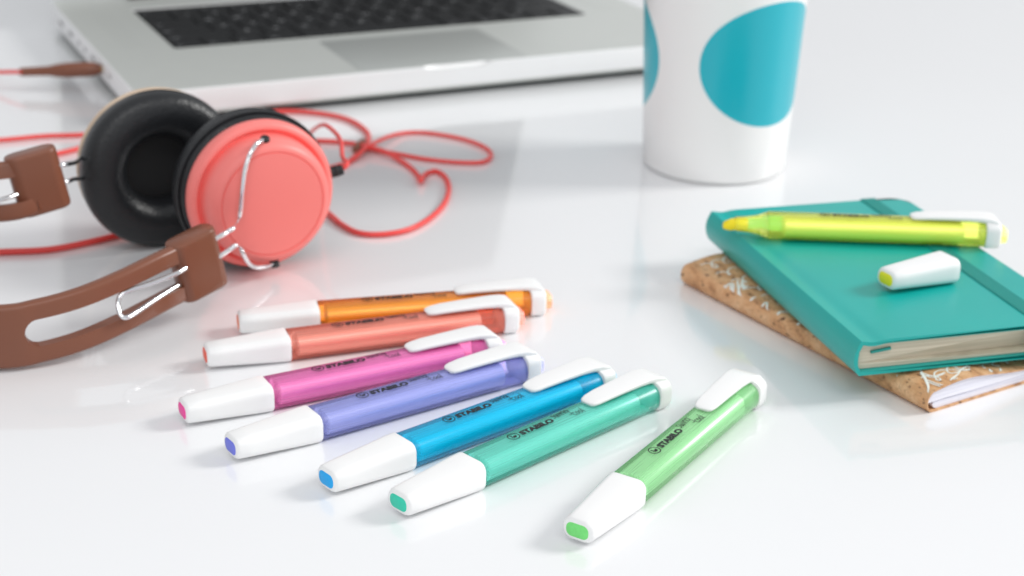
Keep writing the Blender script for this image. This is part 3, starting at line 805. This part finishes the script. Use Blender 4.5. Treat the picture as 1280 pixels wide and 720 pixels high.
# headband: strip standing on its edge; centre line with half width and up vector
near_line = [at(0, 422, .0125), at(50, 408, .0138), at(100, 395, .0155), at(150, 376, .0178), at(200, 351, .0200), at(232, 336, .0220)]
def at_y(px, py, yy):
    """point of the view ray lying at distance yy"""
    a = at(px, py, 0); o_ = Vector((0, 0, CH)); k = yy/a.y; return o_+(a-o_)*k
near_line = [at_y(0, 421, .5385), at_y(50, 413, .5425), at_y(100, 399, .5490), at_y(150, 378, .5595), at_y(200, 353, .5735), at_y(232, 337, .5850)]
fz = lambda px, py: at(px, py, .0445)
far_line = [fz(38, 229), at_y(0, 240, fz(38, 229).y-.0055)]
print('near', [tuple(round(c, 4) for c in p) for p in near_line], 'far', far_line, 'CN', CN, 'CF', CF)
path = list(reversed(near_line))
path += [Vector((-.225, .5350, .0122)), Vector((-.280, .5385, .0145)), Vector((-.312, .555, .021)), Vector((-.318, .580, .031)), Vector((-.290, .598, .039)), Vector((-.245, .607, .0425))]
path += [far_line[1], far_line[0]]
PL = catmull(path, 20)
def strip(P, hw, th, lean=.2):
    """rounded strip along P: half height hw, thickness th"""
    rings = []
    for i, p in enumerate(P):
        t_ = (P[min(i+1, len(P)-1)]-P[max(i-1, 0)]).normalized()
        f = i/(len(P)-1)
        w = Vector((0, .25*f, 1)); w = (w-t_*w.dot(t_)).normalized(); s_ = t_.cross(w)
        rings.append([p+w*b+s_*a for a, b in rr(th, 2*(hw[i] if isinstance(hw, list) else hw), th*.42, 4)])
    return rings
def lens(P):
    L_ = [0]
    for i in range(1, len(P)): L_.append(L_[-1]+(P[i]-P[i-1]).length)
    return L_
LL = lens(PL); TOT = LL[-1]
# slots: cut by building the band as solid middle + upper and lower rails on each arm
slotN = next(i for i, p in enumerate(PL) if p.x < at(33, 416, .0132).x)
iF = next(i for i, p in enumerate(PL) if LL[i] > TOT-.046)
def sub(P, i0, i1): return P[i0:i1+1]
def offs(P, d):
    out = []
    for i, p in enumerate(P):
        j = PL.index(p); t_ = (PL[min(j+1, len(PL)-1)]-PL[max(j-1, 0)]).normalized(); f = j/(len(PL)-1)
        w = Vector((0, .25*f, 1)); w = (w-t_*w.dot(t_)).normalized(); out.append(p+w*d)
    return out
HW = .0119
def strip_range(i0, i1, lo, hi, th):
    rings = []
    for j in range(i0, i1+1):
        t_ = (PL[min(j+1, len(PL)-1)]-PL[max(j-1, 0)]).normalized(); f = j/(len(PL)-1)
        w = Vector((0, .25*f, 1)); w = (w-t_*w.dot(t_)).normalized(); s_ = t_.cross(w)
        l_, h_ = lo(j), hi(j)
        rings.append([PL[j]+w*((l_+h_)/2+b)+s_*a for a, b in rr(th, h_-l_, th*.42, 4)])
    return loft(rings)
TB = .0052; SH = .0051; iA = 1
def edge_in(j, j0, sgn):   # rounded slot end: the opening grows from nothing over the first millimetres
    d_ = abs(LL[j]-LL[j0]); r = SH
    return SH*math.sqrt(max(0, 1-max(0, 1-d_/.005)**2)) if d_ < .005 else SH
# refine the path near slot ends for roundness is enough with 12 steps per span
def band_mesh():
    V = []; Fc = []; T = TB/2; m = len(PL)
    def hole(j): return 1 <= j <= slotN or iF <= j <= m-2
    for j in range(m):
        t_ = (PL[min(j+1, m-1)]-PL[max(j-1, 0)]).normalized(); f = j/(m-1)
        w = Vector((0, .25*f, 1)); w = (w-t_*w.dot(t_)).normalized(); s_ = t_.cross(w)
        h = max(.0003, edge_in(j, slotN if j <= slotN else iF, 1)) if hole(j) else .0003
        P = rr(TB, 2*HW, TB*.36, 4)
        P = P[:10]+[(-T, h), (-T, -h)]+P[10:]+[(T, -h), (T, h)]
        V += [PL[j]+s_*a+w*b for a, b in P]
    n_ = 24
    for j in range(m-1):
        both = hole(j) and hole(j+1)
        for k in range(n_):
            if both and k in (10, 22): continue
            k2 = (k+1) % n_; Fc.append((j*n_+k, j*n_+k2, (j+1)*n_+k2, (j+1)*n_+k))
        if both:
            for p, q_ in ((10, 23), (11, 22)): Fc.append((j*n_+p, j*n_+q_, (j+1)*n_+q_, (j+1)*n_+p))
    for j in (1, slotN, iF, m-2): Fc.append(tuple(j*n_+k for k in (10, 11, 22, 23)))
    Fc += [tuple(range(n_))[::-1], tuple((m-1)*n_+k for k in range(n_))]
    return V, Fc
wobj('headband', band_mesh(), M_brown, angle=45)
# slider blocks
def block3(c, t_, w, L_, Wd, Th):
    """oval slab: long in w (height), L_ along t_, Th thick, rounded ends in plan"""
    s_ = t_.cross(w).normalized(); pl = rr(L_, Th, Th*.42, 7); rings = []
    for z, k in ((-Wd/2, .86), (-Wd/2+.0003, .93), (-Wd/2+.0010, .985), (-Wd/2+.002, 1), (Wd/2-.002, 1), (Wd/2-.0008, .99), (Wd/2-.0002, .95), (Wd/2, .90)):
        rings.append([c+w*z+t_*a*(1 if k > .99 else 1-(1-k)*Th/L_)+s_*b*k for a, b in pl])
    return loft(rings)
a_ = at(217, 316, .030); b_ = at(268, 293, .033)
tb = Vector((b_.x-a_.x, b_.y-a_.y, .004)).normalized(); wb = (up-tb*up.dot(tb)).normalized()
print('block dir', math.degrees(math.atan2(tb.y, tb.x)))
wobj('slider_block', block3(blkN, tb, wb, .0205, .0250, .0098), M_brown)
blkF = at(47, 226, .0445)
a_ = at(15, 192, .056); b_ = at(72, 183, .056)
tf = (far_line[0]-far_line[1]).normalized(); print('tf', tf, (blkF-far_line[0]).normalized()); wf = Vector((0, .06, 1)); wf = (wf-tf*wf.dot(tf)).normalized()
wobj('slider_block', block3(blkF, tf, wf, .0205, .0250, .0110), M_brown)
# adjuster wire loops in the slots
def uloop(pts): return tube(catmull(pts, 5), WR_, 12)
t1 = [at(232, 336-1, .0256), at(218, 343, .0248), at(190, 354, .0238), at(165, 362, .0231), at(152, 368, .0222), at(147.5, 378, .0198), at(149, 391, .0166), at(156, 397, .0149), at(168, 392, .0150), at(195, 374, .0162), at(222, 357, .0175), at(238, 348, .0180)]
wobj('adjuster_wire', uloop(t1), M_chrome)
def fp(px, py, z=.0445): return at(px, py, z)
t2 = [fp(30, 214, .0480), fp(0, 222, .0475), fp(-22, 228, .0472), fp(-30, 238, .0445), fp(-22, 251, .0410), fp(0, 250, .0408), fp(30, 240, .0412)]
wobj('adjuster_wire', uloop(t2), M_chrome)
fu = CF-n*.0235+up*.0262; fl = CF-n*.0235-up*.0262
yF = blkF.y
w1 = [at_y(62, 210, yF+.002), at_y(80, 206, yF+.004), at_y(94, 203, yF+.018), at_y(100, 197, yF+.034), at_y(105, 187, yF+.052), at_y(110, 172, yF+.066), fu-n*.006-tdir*.006-up*.004, fu]
w2 = [at_y(66, 230, yF+.002), at_y(84, 227, yF+.004), at_y(92, 224, yF+.016), at_y(103, 224, yF+.036), at_y(112, 228, yF+.052), at_y(120, 238, yF+.062), fl-n*.006-tdir*.004+up*.004, fl]
for w_ in (w1, w2): wobj('yoke_wire', tube(catmull(w_, 6), WR_, 12), M_chrome)

# cables on the table
CRD = .00125
def cable(pts, r=CRD):
    P = [at(a, b, z) for a, b, z in pts]; wobj('cable', tube(catmull(P, 10), r, 12), M_cable)
q = CRD+.0002
con = CN+tdir*.0312+up*.0050+n*.0005
cdir = (tdir*.93+up*.1).normalized()
wobj('cable_joint', lathe([(.0004, -.003), (.0024, -.003), (.0025, .0012), (.0021, .0014), (.0021, .0019), (.0025, .0021), (.0025, .0034), (.0021, .0036), (.0021, .0041), (.0024, .0043), (.0022, .0055), (.0004, .0056)], con, cdir, 24), M_black, near)
print('con', con)
ce = con+cdir*.005
P = [ce, ce+cdir*.003+up*.002, at_y(428, 196, ce.y+.012), at_y(426, 177, ce.y+.03), at_y(417, 164, ce.y+.05), at_y(404, 156, ce.y+.07), at(391, 163, .006), at(378, 178, .004), at(370, 196, q), at(372, 215, q)]
wobj('cable', tube(catmull(P, 10), CRD*.8, 12), M_cable)
cable([(372, 215, q), (400, 212, q), (430, 204, q), (451, 190, q+.001), (470, 178, .0045), (488, 170, .003), (507, 166, q), (534, 166, q), (576, 173, q), (604, 183, q), (614, 193, q), (605, 202, q), (576, 203, q), (534, 199, q), (495, 192, q), (466, 187, q), (449, 182, q)], CRD*.85)
cable([(300, 160, q), (330, 145, q), (352, 139, q), (395, 141, q), (432, 148, q), (454, 160, q), (461, 172, q), (455, 186, .004), (440, 200, q), (425, 208, q), (405, 216, q), (385, 219, q), (372, 215, q)])
cable([(360, 176, q), (402, 176, q), (430, 178, q), (459, 183, .0036), (484, 191, .003), (507, 205, q), (520, 216, q), (525, 224, .0022), (526, 226, .003), (528, 222, .0032), (533, 217, q), (545, 214, q), (557, 222, q), (561, 237, q), (554, 256, q), (534, 275, q), (507, 288, q), (473, 293, q), (445, 290, q), (423, 278, q)], CRD)
cable([(-300, 300, q), (-180, 322, q), (-60, 318, q), (0, 315, q), (60, 312, q), (110, 303, q), (150, 293, q), (190, 280, q), (235, 262, q), (290, 250, q), (350, 248, q), (392, 250, q), (405, 262, q), (423, 278, q)], .0014)
cable([(-300, 300, q), (-330, 250, q), (-250, 205, q), (-120, 183, q), (-60, 178, q), (0, 175, q), (55, 170, q), (108, 168, q), (170, 162, q), (240, 158, q), (300, 160, q)], .0012)
cable([(-200, 150, q), (-170, 185, q), (-100, 212, q), (-30, 214, q), (20, 206, q), (60, 195, q), (85, 189, q), (108, 184, q), (160, 180, q), (230, 176, q), (300, 174, q), (360, 176, q)], .0013)
# Y-splitter on the cable
wobj('cable_splitter', tube([at(443, 188, .0022), at(446, 185, .0024), at(452, 179, .0024), at(455, 176, .0022)], [.0014, .0021, .0021, .0014], 14), M_brown)
# jack plug in the side of the laptop
ZJ = .0125
sock = Vector((px_, .044, 0)); sock.rotate(Matrix.Rotation(LA, 3, 'Z')); sock += Vector((LX, LY, ZJ))
j0 = at(128, 86, ZJ); 
far_ = at(26, 90, ZJ*.8)
print('jack', sock, j0)
dj = (far_-j0); lj = dj.length; dj.normalize()
prof = [(.0004, 0), (.0022, .0001), (.0030, .0015), (.0040, .0045), (.0043, .008), (.0043, .020), (.0038, .026), (.0028, .031), (.0026, .040), (.0025, lj), (.0016, lj+.0008), (.0004, lj+.001)]
wobj('jack_plug', lathe(prof, j0, dj, 32), M_brown)
wobj('jack_tip', lathe([(.0004, -.012), (.0017, -.012), (.0017, .001), (.0004, .001)], j0, dj, 20), mat('gold_contact', (.6, .45, .2, 1), rough=.25, metal=1))
cable([(28, 90, .0105), (10, 90, .009), (-20, 91, .006), (-60, 95, q), (-120, 110, q), (-190, 132, q), (-200, 150, q)], .0012)

# ---------------------------------------------------------------- light
w = bpy.data.worlds.new('World'); S.world = w; w.use_nodes = True
N = w.node_tree.nodes; L = w.node_tree.links
bg = N['Background']; bg.inputs['Color'].default_value = (.95, .97, 1, 1); bg.inputs['Strength'].default_value = .655
def area(name, loc, target, sx, sy, power, col=(1, 1, 1)):
    l = bpy.data.lights.new(name, 'AREA'); l.shape = 'RECTANGLE'; l.size = sx; l.size_y = sy; l.energy = power; l.color = col
    o = bpy.data.objects.new(name, l); C.objects.link(o); o.location = loc
    o.rotation_euler = (Vector(target)-Vector(loc)).to_track_quat('-Z', 'Y').to_euler(); return o
area('window_softbox', (2.5, 1.1, 1.62), (0, .6, 0), .8, .8, 60, (1, .985, .96))
area('overhead_fill', (.1, -.2, 1.15), (.05, .55, 0), 1.1, .26, 4.0, (1, 1, 1))  # unseen lamp added for pale streaks and brighter near sides of the pens
area('front_fill', (-.15, -.95, .75), (0, .6, .02), 1.2, .6, 2.4, (1, 1, 1))  # fill lamp added behind the camera to brighten the near sides
S.view_settings.view_transform = 'Standard'; S.view_settings.look = 'None'; S.view_settings.exposure = 0; S.view_settings.gamma = 1
S.cycles.max_bounces = 12; S.cycles.diffuse_bounces = 7; S.cycles.transparent_max_bounces = 16; S.cycles.use_denoising = True
S.cycles.caustics_reflective = False; S.cycles.caustics_refractive = False
